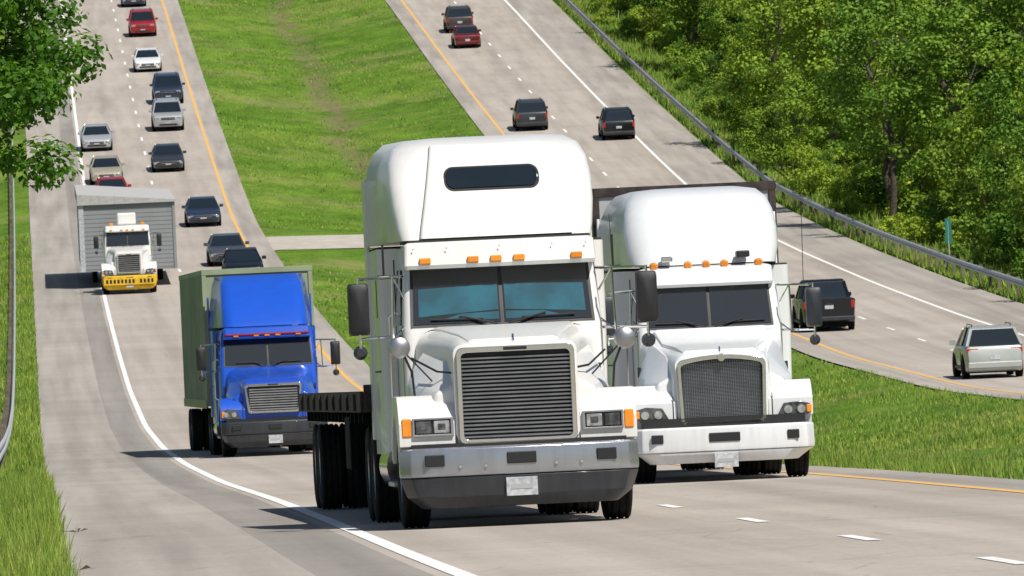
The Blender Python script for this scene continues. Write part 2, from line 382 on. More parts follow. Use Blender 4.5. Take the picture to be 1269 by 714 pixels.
# ------------------------------------------------------------------ guardrails
def guardrail(x,face,y0,y1):
    e=empty('guardrail',(0,0,0))
    pf=[(0,.50),(.045,.53),(.045,.575),(-.02,.62),(-.02,.66),(.045,.705),(.045,.75),(0,.79),(-.012,.785),(.03,.745),(.03,.708),(-.035,.665),(-.035,.615),(.03,.572),(.03,.535),(-.012,.51)]
    ys=seg(y0,y1); secs=[[(x+face*a,y,prof(y)+b) for a,b in pf] for y in ys]
    loft('beam',secs,'galv',e)
    V=[];F=[];y=y0+.5
    while y<y1:
        b=len(V); z=gz(x,y); zt=prof(y)+.8; px_=x-face*.16
        for zz in (z-.2,zt):
            V+=[(px_-.07,y-.07,zz),(px_+.07,y-.07,zz),(px_+.07,y+.07,zz),(px_-.07,y+.07,zz)]
        F+=[(b+4,b+5,b+6,b+7),(b,b+1,b+5,b+4),(b+1,b+2,b+6,b+5),(b+2,b+3,b+7,b+6),(b+3,b,b+4,b+7)]
        y+=3.8
    mk('posts',V,F,'wood',e,smooth=False)
guardrail(-.74,1,40,900)
guardrail(39.0,-1,60,1000)

# ------------------------------------------------------------------ vegetation
def quads_mesh(name,V,F4,mi,mats):
    me=bpy.data.meshes.new(name); V=np.asarray(V,dtype=np.float32); F4=np.asarray(F4,dtype=np.int32)
    me.vertices.add(len(V)); me.vertices.foreach_set('co',V.ravel())
    k_=F4.shape[1]
    me.loops.add(F4.size); me.loops.foreach_set('vertex_index',F4.ravel())
    me.polygons.add(len(F4)); me.polygons.foreach_set('loop_start',np.arange(len(F4),dtype=np.int32)*k_)
    for m_ in mats: me.materials.append(M[m_])
    me.polygons.foreach_set('material_index',np.asarray(mi,dtype=np.int32))
    me.update(calc_edges=True); return me
def leafq(P,Nn,size,rng,asp=.6):
    n=len(P); Nn=Nn/np.linalg.norm(Nn,axis=1,keepdims=True)
    t=np.cross(Nn,rng.normal(size=(n,3))); t/=np.linalg.norm(t,axis=1,keepdims=True)
    b=np.cross(Nn,t); s=(size*rng.uniform(.65,1.3,size=(n,1)))
    fold=Nn*s*.12
    Q=np.stack([P-t*s*.5,P+b*s*.5*asp+fold,P+t*s*.5,P-b*s*.5*asp+fold],axis=1)
    return Q.reshape(-1,3)
def tree_mesh(name,H,Rc,base,nclump,nleaf,ls,seed,mats,bloss=0,cr=1.0,trunk=.2,shell=.35,fl=.7):
    rng=np.random.default_rng(seed); V=[];F=[];mi=[]
    top=H*.86; tp=[Vector((0,0,-.4))]; tr=[trunk*1.2]
    for i in range(1,7):
        t=i/6; tp.append(Vector((rng.normal()*.12*H*.08*i,rng.normal()*.12*H*.08*i,top*t))); tr.append(trunk*(1-.82*t))
    def addtube(p,r,n):
        v,f=tubeq(p,r,n); b=len(V); V.extend([tuple(a) for a in v]); F.extend([tuple(q+b for q in a) for a in f]); mi.extend([0]*len(f))
    addtube(tp,tr,8)
    cz=(base+H)/2; hz=(H-base)/2
    cen=[]
    lobes=[(rng.uniform(0,6.28),rng.uniform(-.8,.9),rng.uniform(.8,1.25)) for _ in range(7)]
    while len(cen)<nclump:
        d=rng.normal(size=3); d/=np.linalg.norm(d); f_=rng.uniform(shell,1)**.6
        k_=.74
        for a,e_,w in lobes:
            dd=np.array([math.cos(a)*math.cos(e_),math.sin(a)*math.cos(e_),math.sin(e_)])
            k_=max(k_,.74+.5*w*max(0,(d@dd-.75))*3)
        p=np.array([d[0]*Rc*f_*k_,d[1]*Rc*f_*k_,cz+d[2]*hz*f_*min(k_,1.12)])
        p[0]*=1-.25*max(0,(p[2]-cz)/hz); p[1]*=1-.25*max(0,(p[2]-cz)/hz)
        cen.append(p)
    for p in cen[::3]:
        h=max(base*.5,p[2]-abs(rng.normal())*Rc*.35-Rc*.35); t=min(max((h/top),0.05),.98); i=min(int(t*6),5); a=tp[i].lerp(tp[i+1],t*6-i)
        e_=Vector(p); mid=a.lerp(e_,.5)+Vector((0,0,-.08*(e_-a).length)); r0=trunk*(1-.82*t)*.45
        addtube([a,mid,e_],[r0,r0*.6,.015],5)
    PP_=[];NN=[];MI=[]
    for p in cen:
        c=cr*rng.uniform(.55,1.3); n=int(nleaf*(c/cr)**2)
        d=rng.normal(size=(n,3)); d/=np.linalg.norm(d,axis=1,keepdims=True)
        r_=rng.uniform(0,1,size=(n,1))**.42; q=p+d*r_*c*np.array([1,1,fl])
        PP_.append(q); NN.append(d*.75+np.array([0,0,.6])+rng.normal(size=(n,3))*.4)
        isb=rng.uniform()<bloss and p[2]>cz-hz*.4
        MI.append(np.where(rng.uniform(size=n)<(.42 if isb else 0),2,1))
    P=np.concatenate(PP_);NN=np.concatenate(NN);MI=np.concatenate(MI)
    Q=leafq(P,NN,ls,rng); nb=len(V)
    Vall=np.concatenate([np.array(V),Q]); Fall=np.concatenate([np.array(F),np.arange(len(Q)).reshape(-1,4)+nb]); MIa=np.concatenate([np.array(mi),MI])
    return quads_mesh(name,Vall,Fall,MIa,mats)
fm=['bark','leaf','blossom']
variants=[tree_mesh('tree_a',14,4.4,2.4,60,185,.28,1,fm,0,1.05,.2,.55),tree_mesh('tree_b',12,4.8,1.6,62,180,.28,2,fm,0,1.05,.2,.55),
          tree_mesh('tree_c',17,3.6,3.0,56,180,.26,3,fm,0,1.0,.2,.5),tree_mesh('tree_d',10.5,3.9,1.0,56,170,.26,4,fm,0,1.0,.16,.5),
          tree_mesh('tree_e',13.5,4.4,2.2,60,180,.27,5,fm,.6,1.05,.2,.55)]
bushes=[tree_mesh('bush_a',2.4,1.5,.0,24,110,.17,11,['bark','bush','blossom'],0,.5,.05),
        tree_mesh('bush_b',3.6,1.7,.1,28,110,.18,12,['bark','bush','blossom'],0,.6,.06),
        tree_mesh('bush_c',1.6,1.4,.0,20,100,.15,13,['bark','bush','blossom'],0,.4,.04)]
forest=empty('forest',(0,0,0))
rng=np.random.default_rng(5)
def inst(name,me,x,y,s,parent,dz=0):
    o=bpy.data.objects.new(name,me); link(o,parent); o.location=(x,y,gz(x,y)+dz); o.rotation_euler=(rng.normal()*.04,rng.normal()*.04,rng.uniform(0,6.28)); o.scale=(s*rng.uniform(.85,1.15),s*rng.uniform(.85,1.15),s*rng.uniform(.9,1.15))
    return o
y=250.
while y<930:
    x=46.2
    row=0
    while x<.104*y+13 and x<106:
        if y<330 and x>58: break
        if rng.uniform()>.05:
            v=rng.integers(0,4)
            if rng.uniform()<.09: v=4
            s=rng.uniform(.72,1.25)*(.78 if row==0 else 1.0)
            inst('tree',variants[v],x+rng.normal()*1.7,y+rng.normal()*2.2,s,forest)
        x+=6.6; row+=1
    y+=7.2
for y in np.arange(200,900,24.):
    inst('tree',variants[rng.integers(0,4)],-18-rng.uniform(0,25),y+rng.normal()*6,rng.uniform(.8,1.1),forest)
hedge=empty('bushes',(0,0,0))
y=300.
while y<800:
    for x0,pr in ((41.6,.45),(43.3,.75),(45.2,.85)):
        if rng.uniform()<pr:
            inst('bush',bushes[rng.integers(0,3)],x0+rng.normal()*.6,y+rng.normal()*1.2,rng.uniform(.5,1.25)*(.7 if x0<42 else 1),hedge)
    y+=3.0
def near_tree():
    me=tree_mesh('tree_mesh_near',13.6,4.1,5.3,165,400,.17,21,['bark','leafnear','blossom'],0,.8,.2,.3)
    o=bpy.data.objects.new('tree',me); link(o); o.location=(-2.6,190,gz(-2.75,190)); o.rotation_euler=(0,0,.6)
near_tree()

def grass(name,fx,fy,n,h0,h1,w,mat='blade',clump=True):
    X=fx(n);Y=fy(n)
    Z=np.interp(Y,YS,ZS)+np.interp(X,LX,LZ)-.01
    keep=~((Y>462)&(Y<496)&(X>11.8)&(X<27)); X=X[keep];Y=Y[keep];Z=Z[keep];n=len(X)
    if clump:
        nz=np.sin(X*3.1+np.sin(Y*.9)*2)*np.sin(Y*1.3+np.sin(X*2.2))*.5+.5
    else: nz=np.ones(n)
    h=(h0+(h1-h0)*np.random.rand(n)**2)*(.55+.75*nz)
    a=np.random.rand(n)*6.28; lean=np.random.rand(n)*.6; la=np.random.rand(n)*6.28
    dx=np.cos(a)*w*.5;dy=np.sin(a)*w*.5
    V=np.stack([np.stack([X-dx,Y-dy,Z],1),np.stack([X+dx,Y+dy,Z],1),np.stack([X+np.cos(la)*lean*h,Y+np.sin(la)*lean*h,Z+h],1)],1).reshape(-1,3)
    F=np.arange(3*n).reshape(-1,3)
    me=quads_mesh(name,V,F,np.zeros(n),[mat]); o=bpy.data.objects.new(name,me); link(o); return o
U=np.random.rand
grass('roadside_grass',lambda n:.12-2.3*U(n)**1.1+.12*np.sin(U(n)*6),lambda n:60+130*U(n)**1.5,120000,.08,.34,.02)
grass('roadside_grass',lambda n:.1-3.0*U(n),lambda n:180+320*U(n)**1.3,40000,.08,.3,.045)
grass('median_grass',lambda n:11.75+15.2*U(n),lambda n:85+230*U(n)**1.2,220000,.05,.2,.036)
grass('median_grass',lambda n:11.8+.7*U(n)**2,lambda n:85+150*U(n),35000,.06,.28,.026)
grass('median_grass',lambda n:11.8+15*U(n),lambda n:300+450*U(n),40000,.06,.2,.09)
grass('verge_grass',lambda n:38.6+6*U(n),lambda n:230+500*U(n),60000,.1,.6,.08)

# ------------------------------------------------------------------ trucks
def place(name,c,Y,wb=6.0,yaw=0):
    z1=prof(Y+1.2);z2=prof(Y+1.2+wb); sl=(z2-z1)/wb
    return empty(name,(c,Y,z1-1.2*sl+.003),(math.atan(sl),0,yaw))
def bumpsec(z,w,yf,d=.45,cx=.3,cy=.16):
    return [(-w,yf+d,z),(-w,yf+cy*1.6,z),(-w+cx*.35,yf+cy*.55,z),(-w+cx,yf,z),(w-cx,yf,z),(w-cx*.35,yf+cy*.55,z),(w,yf+cy*1.6,z),(w,yf+d,z)]
def truck(name,c,Y,T,yaw=0):
    e=place(name,c,Y,6,yaw); P=T['paint']
    hw=T.get('hood_hw',.62); hz=T.get('hood_z',1.86); hr=T.get('hood_r',.12); cw=T.get('cowl_hw',.95); wz0,wz1=T.get('wz',(2.08,2.70))
    loft('hood',[rsec(.24,hw,hw-.02,.82,hz,.05,hr,8),rsec(.32,hw+.03,hw,.82,hz+.02,.05,hr,8),rsec(.9,hw+.09,hw+.03,.82,hz+.09,.05,hr+.03,8),
        rsec(1.5,cw-.1,cw-.14,.82,hz+.15,.05,hr+.06,8),rsec(1.9,cw+.03,cw-.03,.82,wz0-.05,.05,hr+.08,8)],P,e,ang=50)
    loft('cowl_gap',[rsec(1.88,cw+.0,cw-.06,.9,wz0-.055,.05,hr+.06,8),rsec(1.96,cw+.0,cw-.06,.9,wz0-.02,.05,hr+.06,8)],'seam',e)
    if T.get('hood_crease'):
        q=[]
        for y_,h_,z_ in ((.36,hw-.16,hz+.024),(.9,hw-.1,hz+.094),(1.5,cw-.3,hz+.155),(1.86,cw-.22,wz0-.045)):
            q.append([(-h_,y_,z_-.05),(h_,y_,z_-.05),(h_,y_,z_+.012),(h_-.05,y_,z_+.03),(-h_+.05,y_,z_+.03),(-h_,y_,z_+.012)])
        loft('hood_raised_panel',q,P,e,bevel=.006)
        tube('hood_ornament',[(0,.34,hz+.02),(0,.38,hz+.09)],.012,'chrome',e,8)
    for s in (-1,1):
        zf=T.get('fend_z',1.36)
        loft('hood_shoulder',[[(s*(hw-.03),.34,1.1),(s*(hw+.25),.34,1.1),(s*(hw+.2),.38,zf+.02),(s*(hw-.03),.36,zf+.12)],
                              [(s*(hw),1.0,1.1),(s*(1.05),1.0,1.1),(s*(1.0),1.0,zf+.05),(s*hw,1.0,zf+.42)],
                              [(s*(hw),1.9,1.1),(s*(1.04),1.9,1.1),(s*(1.02),1.9,zf+.15),(s*(hw+.2),1.9,wz0-.12)]],P,e,bevel=.05,bseg=3)
        fp=[(T.get('fend_y',.2),.84),(T.get('fend_y',.2),1.08),(T.get('fend_y',.2)+.12,zf-.1),(.5,zf),(1.35,zf),(1.62,zf-.12),(1.85,.95),(1.9,.7),(1.78,.7)]
        for i in range(9):
            an=R(10+160*i/8); fp.append((1.15+.63*math.cos(an),.55+.63*math.sin(an)))
        fp.append((.5,.84))
        prism('fender',fp,0,P,e,bevel=T.get('fend_b',.07),bseg=4,x0=s*(hw-.04),x1=s*1.22)
        prism('fender_liner',[(1.15+.6*math.cos(R(t)),.55+.6*math.sin(R(t))) for t in range(0,181,20)],0,'under',e,x0=s*.5,x1=s*1.1)
        box('hood_latch',min(s*(hw+.33),s*(hw+.37)),max(s*(hw+.33),s*(hw+.37)),1.78,1.86,zf+.12,zf+.26,'black',e,.006)
        tube('fender_seam',[(s*(hw+.012),T.get('fend_y',.2)-.004,.86),(s*(hw+.012),T.get('fend_y',.2)-.004,1.16)],.007,'seam',e,6)
    bt=T.get('bump',('silverb','darkgrey'))
    bz=T.get('bz',(.2,.52,.82))
    loft('bumper_upper',[bumpsec(bz[1]+.004,1.22,-.02),bumpsec(bz[1]+.06,1.225,-.03),bumpsec(bz[2]-.02,1.22,-.01),bumpsec(bz[2],1.20,.02)],bt[0],e,bevel=.012)
    loft('bumper_lower',[bumpsec(bz[0],1.0,.06,cx=.2),bumpsec(bz[0]+.12,1.15,.0,cx=.26),bumpsec(bz[1],1.22,-.01)],bt[1],e,bevel=.015)
    for x0,x1 in T.get('slots',((-.98,-.78),(-.14,.16),(.78,.98))):
        zc=(bz[1]+bz[2])/2+.02; box('bumper_slot',x0,x1,-.045,.0,zc-.06,zc+.06,'black',e,.01)
    if bt[0]=='silverb':
        for x in (-.62,-.36,.36,.62):
            V,F=tubeq([(x,-.04,bz[1]+.1),(x,-.052,bz[1]+.1)],[.02,.016],8); F.append(tuple(range(8,16))); mk('bumper_bolt',V,F,'chrome',e)
    box('licence_plate',-.16,.16,-.045,.0,bz[1]-.22,bz[1]-.03,'plate',e,.004)
    box('plate_number',-.11,.11,-.049,-.04,bz[1]-.15,bz[1]-.10,'tgrey',e,0)
    box('hood_gap',-1.1,1.1,.12,.4,bz[2]-.03,.86,'black',e,.0)
    g0,g1=T.get('gz',(.86,1.8)); gw=T.get('gw',.585); ar=T.get('arch',0); gt=T.get('gwt',gw)
    ring('grille_surround',rr(gw+.02,g0-.02,g1+.03,.07,5,ar,gt+.02),rr(gw-.03,g0+.03,g1-.025,.05,5,ar,gt-.03),.12,.26,T.get('gsur','chrome'),e)
    ring('grille_shell',rr(gw+.05,g0-.0,g1+.06,.09,5,ar,gt+.05),rr(gw+.02,g0+.01,g1+.03,.07,5,ar,gt+.02),.17,.28,P,e)
    if T.get('gstyle','bars')=='bars':
        box('grille_back',-gw+.02,gw-.02,.2,.243,g0+.02,g1-.02,'black',e,0)
        n=T.get('nb',21)
        V=[];F=[]
        for i in range(n):
            z=g0+.04+(g1-g0-.1)*(i+.5)/n; h=(g1-g0-.1)/n*.36; b=len(V); x=gw-.028
            V+=[(-x,.155,z-h),(x,.155,z-h),(x,.155,z+h*.2),(-x,.155,z+h*.2),(-x,.195,z+h*1.1),(x,.195,z+h*1.1),(x,.199,z-h),(-x,.199,z-h)]
            F+=[(b,b+1,b+2,b+3),(b+3,b+2,b+5,b+4),(b+4,b+5,b+6,b+7),(b+7,b+6,b+1,b)]
        mk('grille_slats',V,F,T.get('slat','slat'),e,smooth=False)
        box('grille_badge',-.12,.12,.105,.13,g1-.012,g1+.022,'black',e,.004)
    else:
        pts=rr(gw-.02,g0+.02,g1-.02,.05,5,ar,gt-.02); panel('grille_back',[(x,.232,z) for x,z in pts],.012,'meshdk',e)
        V=[];F=[]
        def bar(x0,x1,z0,z1):
            b=len(V); V.extend([(x0,.2,z0),(x1,.2,z0),(x1,.2,z1),(x0,.2,z1)]); F.append((b,b+1,b+2,b+3))
        nx=34
        for i in range(1,nx):
            x=-gw+.03+(2*gw-.06)*i/nx; zt=g1-.03+ar*(1-(x/gt)**2)*.9; bar(x-.003,x+.003,g0+.03,zt)
        for i in range(1,44):
            z=g0+(g1-g0)*i/44; bar(-gw+.03,gw-.03,z-.003,z+.003)
        mk('grille_mesh',V,F,'slat',e,smooth=False)
        V,F=tubeq([(0,.10,g1+ar-.01),(0,.14,g1+ar-.01)],[.05,.06],16); F.append(tuple(range(16))); o=mk('grille_badge',V,F,'chrome',e); 
    fy=T.get('fend_y',.2)
    for s in (-1,1):
        if T.get('lamps','rect')=='rect':
            ring('lamp_bezel',[(s*.66,.94),(s*1.08,.94),(s*1.08,1.13),(s*.66,1.13)],[(s*.69,.96),(s*1.06,.96),(s*1.06,1.11),(s*.69,1.11)],fy-.035,fy+.02,'alu',e,.004)
            box('lamp_back',min(s*.68,s*1.07),max(s*.68,s*1.07),fy-.01,fy+.03,.955,1.115,'black',e,0)
            for a,b in ((.70,.865),(.885,1.05)):
                box('headlamp',min(s*a,s*b),max(s*a,s*b),fy-.03,fy+.01,.97,1.10,'lamp' if a<.8 else 'lampd',e,.012)
                box('lamp_core',min(s*(a+.04),s*(b-.04)),max(s*(a+.04),s*(b-.04)),fy-.034,fy+.0,1.0,1.07,'lampd',e,.01)
            box('turn_signal',min(s*1.09,s*1.19),max(s*1.09,s*1.19),fy-.015,fy+.12,.94,1.13,'amber',e,.015)
        else:
            z0,z1=T.get('lz',(.9,1.1))
            pts=[(s*(hw+.06),fy-.01,z0),(s*1.16,fy+.02,z0+.01),(s*1.19,fy+.02,z1-.04),(s*1.05,fy-.01,z1+.0),(s*(hw+.16),fy-.01,z1-.02)]
            panel('headlamp_housing',pts,.03,'lampd',e,.012)
            for cx in (s*(hw+.22),s*(hw+.40)):
                V,F=tubeq([(cx,fy-.055,(z0+z1)/2-.01),(cx,fy,(z0+z1)/2-.01)],[.055,.065],16); F.append(tuple(range(16))); mk('headlamp',V,F,'lamp',e)
            box('turn_signal',min(s*1.13,s*1.2),max(s*1.13,s*1.2),fy-.03,fy+.1,z0+.04,z1-.05,'amber',e,.015)
    CW=T.get('cab_hw',1.04); yt=1.9+(wz1-wz0)*.55; rt=T.get('roof_z',2.95)
    loft('cab',[plan(.9,1.92,3.6,CW,CW,.1,.05),plan(wz0-.02,1.92,3.6,CW,CW,.1,.05),plan(wz1+.02,yt,3.6,CW-.05,CW-.02,.1,.05),plan(rt-.04,yt+.12,3.6,CW-.08,CW-.05,.12,.05),plan(rt,yt+.25,3.5,CW-.2,CW-.2,.12,.05)],P,e,ang=45)
    ww=T.get('wind_hw',.93)
    def wy(z): return 1.92+(z-(wz0-.02))/(wz1+.02-wz0+.02)*(yt-1.92)-.004
    ring_o=[(-ww-.03,wz0-.015),(ww+.03,wz0-.015),(ww-.0,wz1+.015),(-ww+.0,wz1+.015)]
    panel('windscreen_seal',[(x,wy(z),z) for x,z in ring_o],.006,'black',e)
    for s in (-1,1):
        z0=wz0+.01;z1=wz1-.01
        panel('windscreen',[(s*.02,wy(z0)-.007,z0),(s*ww,wy(z0)-.007,z0),(s*(ww-.03),wy(z1)-.007,z1),(s*.02,wy(z1)-.007,z1)],.006,'glass',e)
        if T.get('glass_reflection'):  # added teal panels just proud of the glass, painting its cyan reflection
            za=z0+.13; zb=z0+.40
            panel('windscreen_reflection',[(s*.035,wy(za)-.0135,za),(s*(ww-.06),wy(za-.05)-.0135,za-.05),(s*(ww-.07),wy(zb-.03)-.0135,zb-.03),(s*.035,wy(zb)-.0135,zb)],.004,'teal',e)
            panel('windscreen_reflection_low',[(s*.035,wy(z0+.03)-.0135,z0+.03),(s*(ww-.25),wy(z0+.03)-.0135,z0+.03),(s*(ww-.5),wy(z0+.1)-.0135,z0+.10),(s*.035,wy(z0+.11)-.0135,z0+.11)],.004,'teal',e)
        tube('wiper',[(s*.05,wy(wz0)-.05,wz0-.01),(s*.45,wy(wz0+.06)-.03,wz0+.09)],.010,'black',e,6)
        tube('wiper_blade',[(s*.2,wy(wz0+.05)-.03,wz0+.05),(s*.75,wy(wz0+.05)-.03,wz0+.06)],.010,'black',e,6)
        panel('side_window',[(s*(CW+.002),2.25,wz0+.02),(s*(CW+.002),3.25,wz0+.02),(s*(CW-.03),3.25,wz1-.02),(s*(CW-.03),2.5,wz1-.02)],.008,'glass',e,out=(s,0,0))
        box('door_seam',min(s*(CW-.01),s*(CW+.004)),max(s*(CW-.01),s*(CW+.004)),3.35,3.37,1.1,2.8,'black',e,0)
        box('door_seam',min(s*(CW-.01),s*(CW+.004)),max(s*(CW-.01),s*(CW+.004)),2.12,2.14,1.1,2.1,'black',e,0)
        tube('grab_handle',[(s*(CW),3.45,1.3),(s*(CW+.07),3.45,1.35),(s*(CW+.07),3.45,2.2),(s*(CW),3.45,2.25)],.014,'chrome',e,6)
        box('step',min(s*.9,s*1.2),max(s*.9,s*1.2),2.1,3.3,.42,.47,'alu',e,.01)
        box('step',min(s*.9,s*1.15),max(s*.9,s*1.15),2.1,3.3,.78,.83,'alu',e,.01)
        mx=s*T.get('mir_x',1.5); mz=T.get('mir_z',2.28); my=1.75
        mm=T.get('mirm','black')
        loft('mirror',[rsec(my-.07,.07,.07,mz-.2,mz+.2,.05,.05,4,mx),rsec(my-.04,.105,.105,mz-.26,mz+.26,.05,.05,4,mx),rsec(my+.09,.11,.11,mz-.27,mz+.27,.03,.03,4,mx)],mm,e)
        for zz in (mz+.31,mz-.31):
            tube('mirror_arm',[(s*(CW-.03),2.2,zz+.02),(mx+s*.0,my+.0,zz)],.016,'chrome',e,6)
        tube('mirror_arm',[(s*(CW-.02),2.0,mz+.1),(s*(CW+.1),my,mz+.32),(s*(CW+.12),my,mz-.32),(s*(CW-.02),2.0,mz-.2)],.014,'chrome',e,6)
        tube('mirror_post',[(mx,my,mz+.33),(mx,my,mz-.42)],.015,'chrome',e,6)
        V,F=tubeq([(mx,my-.02,mz-.45),(mx,my+.02,mz-.45),(mx,my+.07,mz-.45)],[.04,.07,.075],14); F+=[tuple(range(14)),tuple(range(28,42))]; mk('convex_mirror',V,F,'darkgrey',e)
        if T.get('round_mirrors'):
            tube('fender_mirror_stalk',[(s*1.02,.6,1.35),(s*1.04,.55,1.6),(s*1.14,.52,1.84)],.013,'black',e,6)
            tube('fender_mirror_brace',[(s*.82,.8,1.5),(s*1.1,.54,1.8)],.009,'black',e,6)
            V,F=tubeq([(s*1.16,.46,1.86),(s*1.16,.49,1.86),(s*1.16,.55,1.86)],[.06,.105,.115],18); F+=[tuple(range(18)),tuple(range(36,54))]
            mk('round_mirror',V,F,'alu',e)
            tube('grab_rail',[(s*(hw+.38),1.3,1.75),(s*(hw+.16),.6,1.60),(s*(hw+.02),.5,1.58)],.012,'black',e,6)
    if T.get('visor',True):
        vz0,vz1=T.get('visor_z',(wz1-.01,wz1+.26)); vy=yt-T.get('visor_out',.2)
        vw=T.get('visor_hw',.97); vr=T.get('visor_r',.06)
        loft('sun_visor',[plan(vz0,vy,yt+.3,vw,vw,vr,.05),plan(vz0+.04,vy-.02,yt+.3,vw+.01,vw,vr+.01,.05),plan(vz1-.03,vy+.04,yt+.5,vw,vw,vr+.02,.05),plan(vz1,vy+.09,yt+.5,vw-.04,vw-.05,vr+.02,.05)],T.get('visor_mat',P),e,ang=30)
        if T.get('ridge'):
            loft('roof_gap',[plan(vz1-.002,vy+.16,yt+.6,vw-.03,vw,.08,.05),plan(vz1+.022,vy+.16,yt+.6,vw-.03,vw,.08,.05)],'seam',e)  # dark plate painting the gap shadow above the visor
            for x in (-.9,-.55,0,.55,.9):
                V,F=tubeq([(x,vy-.005,vz0+.21),(x,vy-.016,vz0+.21)],[.009,.007],6); F.append(tuple(range(6,12))); mk('rivet',V,F,'alu',e)
        for x in T.get('lights_x',(-.72,-.25,0,.25,.72)):
            if T.get('round_lights'):
                V,F=tubeq([(x,vy+.06,vz1+.02),(x,vy+.1,vz1+.03),(x,vy+.2,vz1+.03)],[.04,.06,.06],14); F.append(tuple(range(14))); mk('marker_light',V,F,'amber',e)
            else: box('marker_light',x-.06,x+.06,vy-.045,vy+.02,vz0+.05,vz0+.115,'amber',e,.012)
    if T.get('horns'):
        box('roof_unit',.42,.6,yt-.1,yt+.2,rt+.08,rt+.17,'black',e,.02); box('roof_unit',-.62,-.46,yt-.1,yt+.2,rt+.05,rt+.13,'chrome',e,.02)
        for s in (-1,1): tube('antenna',[(s*1.3,1.9,2.6),(s*1.32,1.9,3.7)],.005,'black',e,5)
    if T.get('band'): 
        loft('visor_stripe',[plan(T['band'],yt-.245,yt+.2,.99,.99,.08,.05),plan(T['band']+.03,yt-.245,yt+.2,.99,.99,.08,.05)],'red',e)
    if 'fair' in T:
        sy=T.get('sl_back',5.6); sw=T.get('sl_hw',1.2)
        loft('sleeper',[plan(.75,3.62,sy,sw-.03,sw,.06,.06),plan(2.0,3.6,sy,sw,sw,.08,.06),plan(2.92,3.55,sy,sw,sw,.1,.06)],P,e,ang=50)
        loft('sleeper_seam',[plan(2.92,3.57,sy,sw-.015,sw-.015,.1,.06),plan(2.945,3.57,sy,sw-.015,sw-.015,.1,.06)],'seam',e)
        fs=[plan(*f,n=7) for f in T['fair']]
        loft('roof_fairing',fs,P,e,ang=55)
        if T.get('ridge'):
            rs=[]
            for f in T['fair'][:-2]:
                z,yf,yb,hf,hb,rf,rb=f; h_=min(.80,hf-.12)-.20*max(0,(z-3.0)); rs.append(plan(z+.012,yf-.085,yb-.3,h_,.5,.04,.05,7))
            loft('fairing_ridge',rs,P,e,ang=28)
            zs=[f[0] for f in T['fair']]; yy=[f[1] for f in T['fair']]
            def yr(z): return float(np.interp(z-.012,zs,yy))
            q=[(x,yr(z)-.082,z) for x,z in rr(.475,3.5,3.71,.08,5)]
            panel('roof_window',q,.02,'glass',e)
            q2=[(x,yr(z)-.078,z) for x,z in rr(.50,3.475,3.735,.1,5)]
            panel('roof_window_seal',q2,.01,'black',e)
            for s in (-1,1):
                tube('cb_antenna',[(s*1.2,2.3,2.6),(s*1.2,2.3,2.95)],.012,'black',e,6)
                tube('cb_antenna_bar',[(s*1.13,2.3,2.62),(s*1.27,2.3,2.62)],.012,'black',e,6)
        for s in (-1,1):
            box('side_extender',min(s*(sw-.02),s*(sw+.02)),max(s*(sw-.02),s*(sw+.02)),sy-.1,sy+.35,.9,3.7,P,e,.01)
            panel('sleeper_window',[(s*(sw+.001),4.0,2.2),(s*(sw+.001),4.4,2.2),(s*(sw+.001),4.4,2.6),(s*(sw+.001),4.0,2.6)],.008,'glass',e,out=(s,0,0))
            box('luggage_door_seam',min(s*(sw-.01),s*(sw+.006)),max(s*(sw-.01),s*(sw+.006)),3.9,5.0,1.62,1.64,'black',e,0)
    for s in (-1,1):
        box('frame_rail',min(s*.38,s*.48),max(s*.38,s*.48),.4,T.get('ch_len',8.2),.62,.92,'under',e,.0)
        V,F=tubeq([(s*.9,3.3,.62),(s*.9,5.0,.62)],[.31,.31],24); F+=[tuple(range(24)),tuple(range(24,48))]; mk('fuel_tank',V,F,T.get('tank','chrome'),e)
        wheel(e,'steer',s*1.04,1.15,.52,.29,s,'alu',True)
        for yy in T.get('drive',(6.3,7.6)):
            wheel(e,'drive',s*1.08,yy,.52,.27,s,'alu',True); wheel(e,'drive',s*.77,yy,.52,.27,s,'alu',True)
    tube('front_axle',[(-.95,1.15,.5),(.95,1.15,.5)],.07,'under',e)
    box('oil_pan',-.35,.35,.5,1.7,.34,.8,'under',e,.05)
    box('engine_underside',-.6,.6,1.2,3.4,.5,.9,'under',e,.0)
    for yy in T.get('drive',(6.3,7.6)): tube('drive_axle',[(-.9,yy,.52),(.9,yy,.52)],.12,'under',e)
    tr=T.get('trailer')
    if tr=='flat':
        box('flatbed_deck',-1.3,1.3,5.95,23.0,1.27,1.4,'deck',e,.01)
        for s in (-1,1):
            box('deck_side_rail',min(s*1.3,s*1.34),max(s*1.3,s*1.34),5.93,23.0,1.2,1.43,'rust',e,.005)
            box('main_beam',min(s*.45,s*.6),max(s*.45,s*.6),6.6,22.8,.85,1.27,'under',e,0)
            for yy in (19.6,20.9):
                wheel(e,'trailer',s*1.12,yy,.52,.27,s,'alu',True); wheel(e,'trailer',s*.8,yy,.52,.27,s,'alu',True)
            for k2 in range(9):
                y0=7+k2*1.8; box('stake_pocket',min(s*1.34,s*1.37),max(s*1.34,s*1.37),y0,y0+.1,1.22,1.4,'rust',e,0)
            box('mudflap',min(s*.68,s*1.3),max(s*.68,s*1.3),8.35,8.37,.15,1.1,'under',e,0)
        box('headboard',-1.3,1.3,5.88,5.93,1.2,1.5,'rust',e,.005)
        for k2 in range(16): box('cross_member',-1.28,1.28,6.8+k2*1.0,6.88+k2*1.0,1.08,1.26,'under',e,0)
        box('landing_gear',-.9,.9,9.3,9.5,.5,1.2,'under',e,0)
        box('toolbox',-1.28,-.7,10.2,11.4,.55,1.15,'under',e,.02)
    elif tr=='van':
        y0=T.get('tr_y',6.1); y1=y0+T.get('tr_len',14.6); zt=T.get('tr_z',4.12); tm=T.get('tr_mat','tgrey')
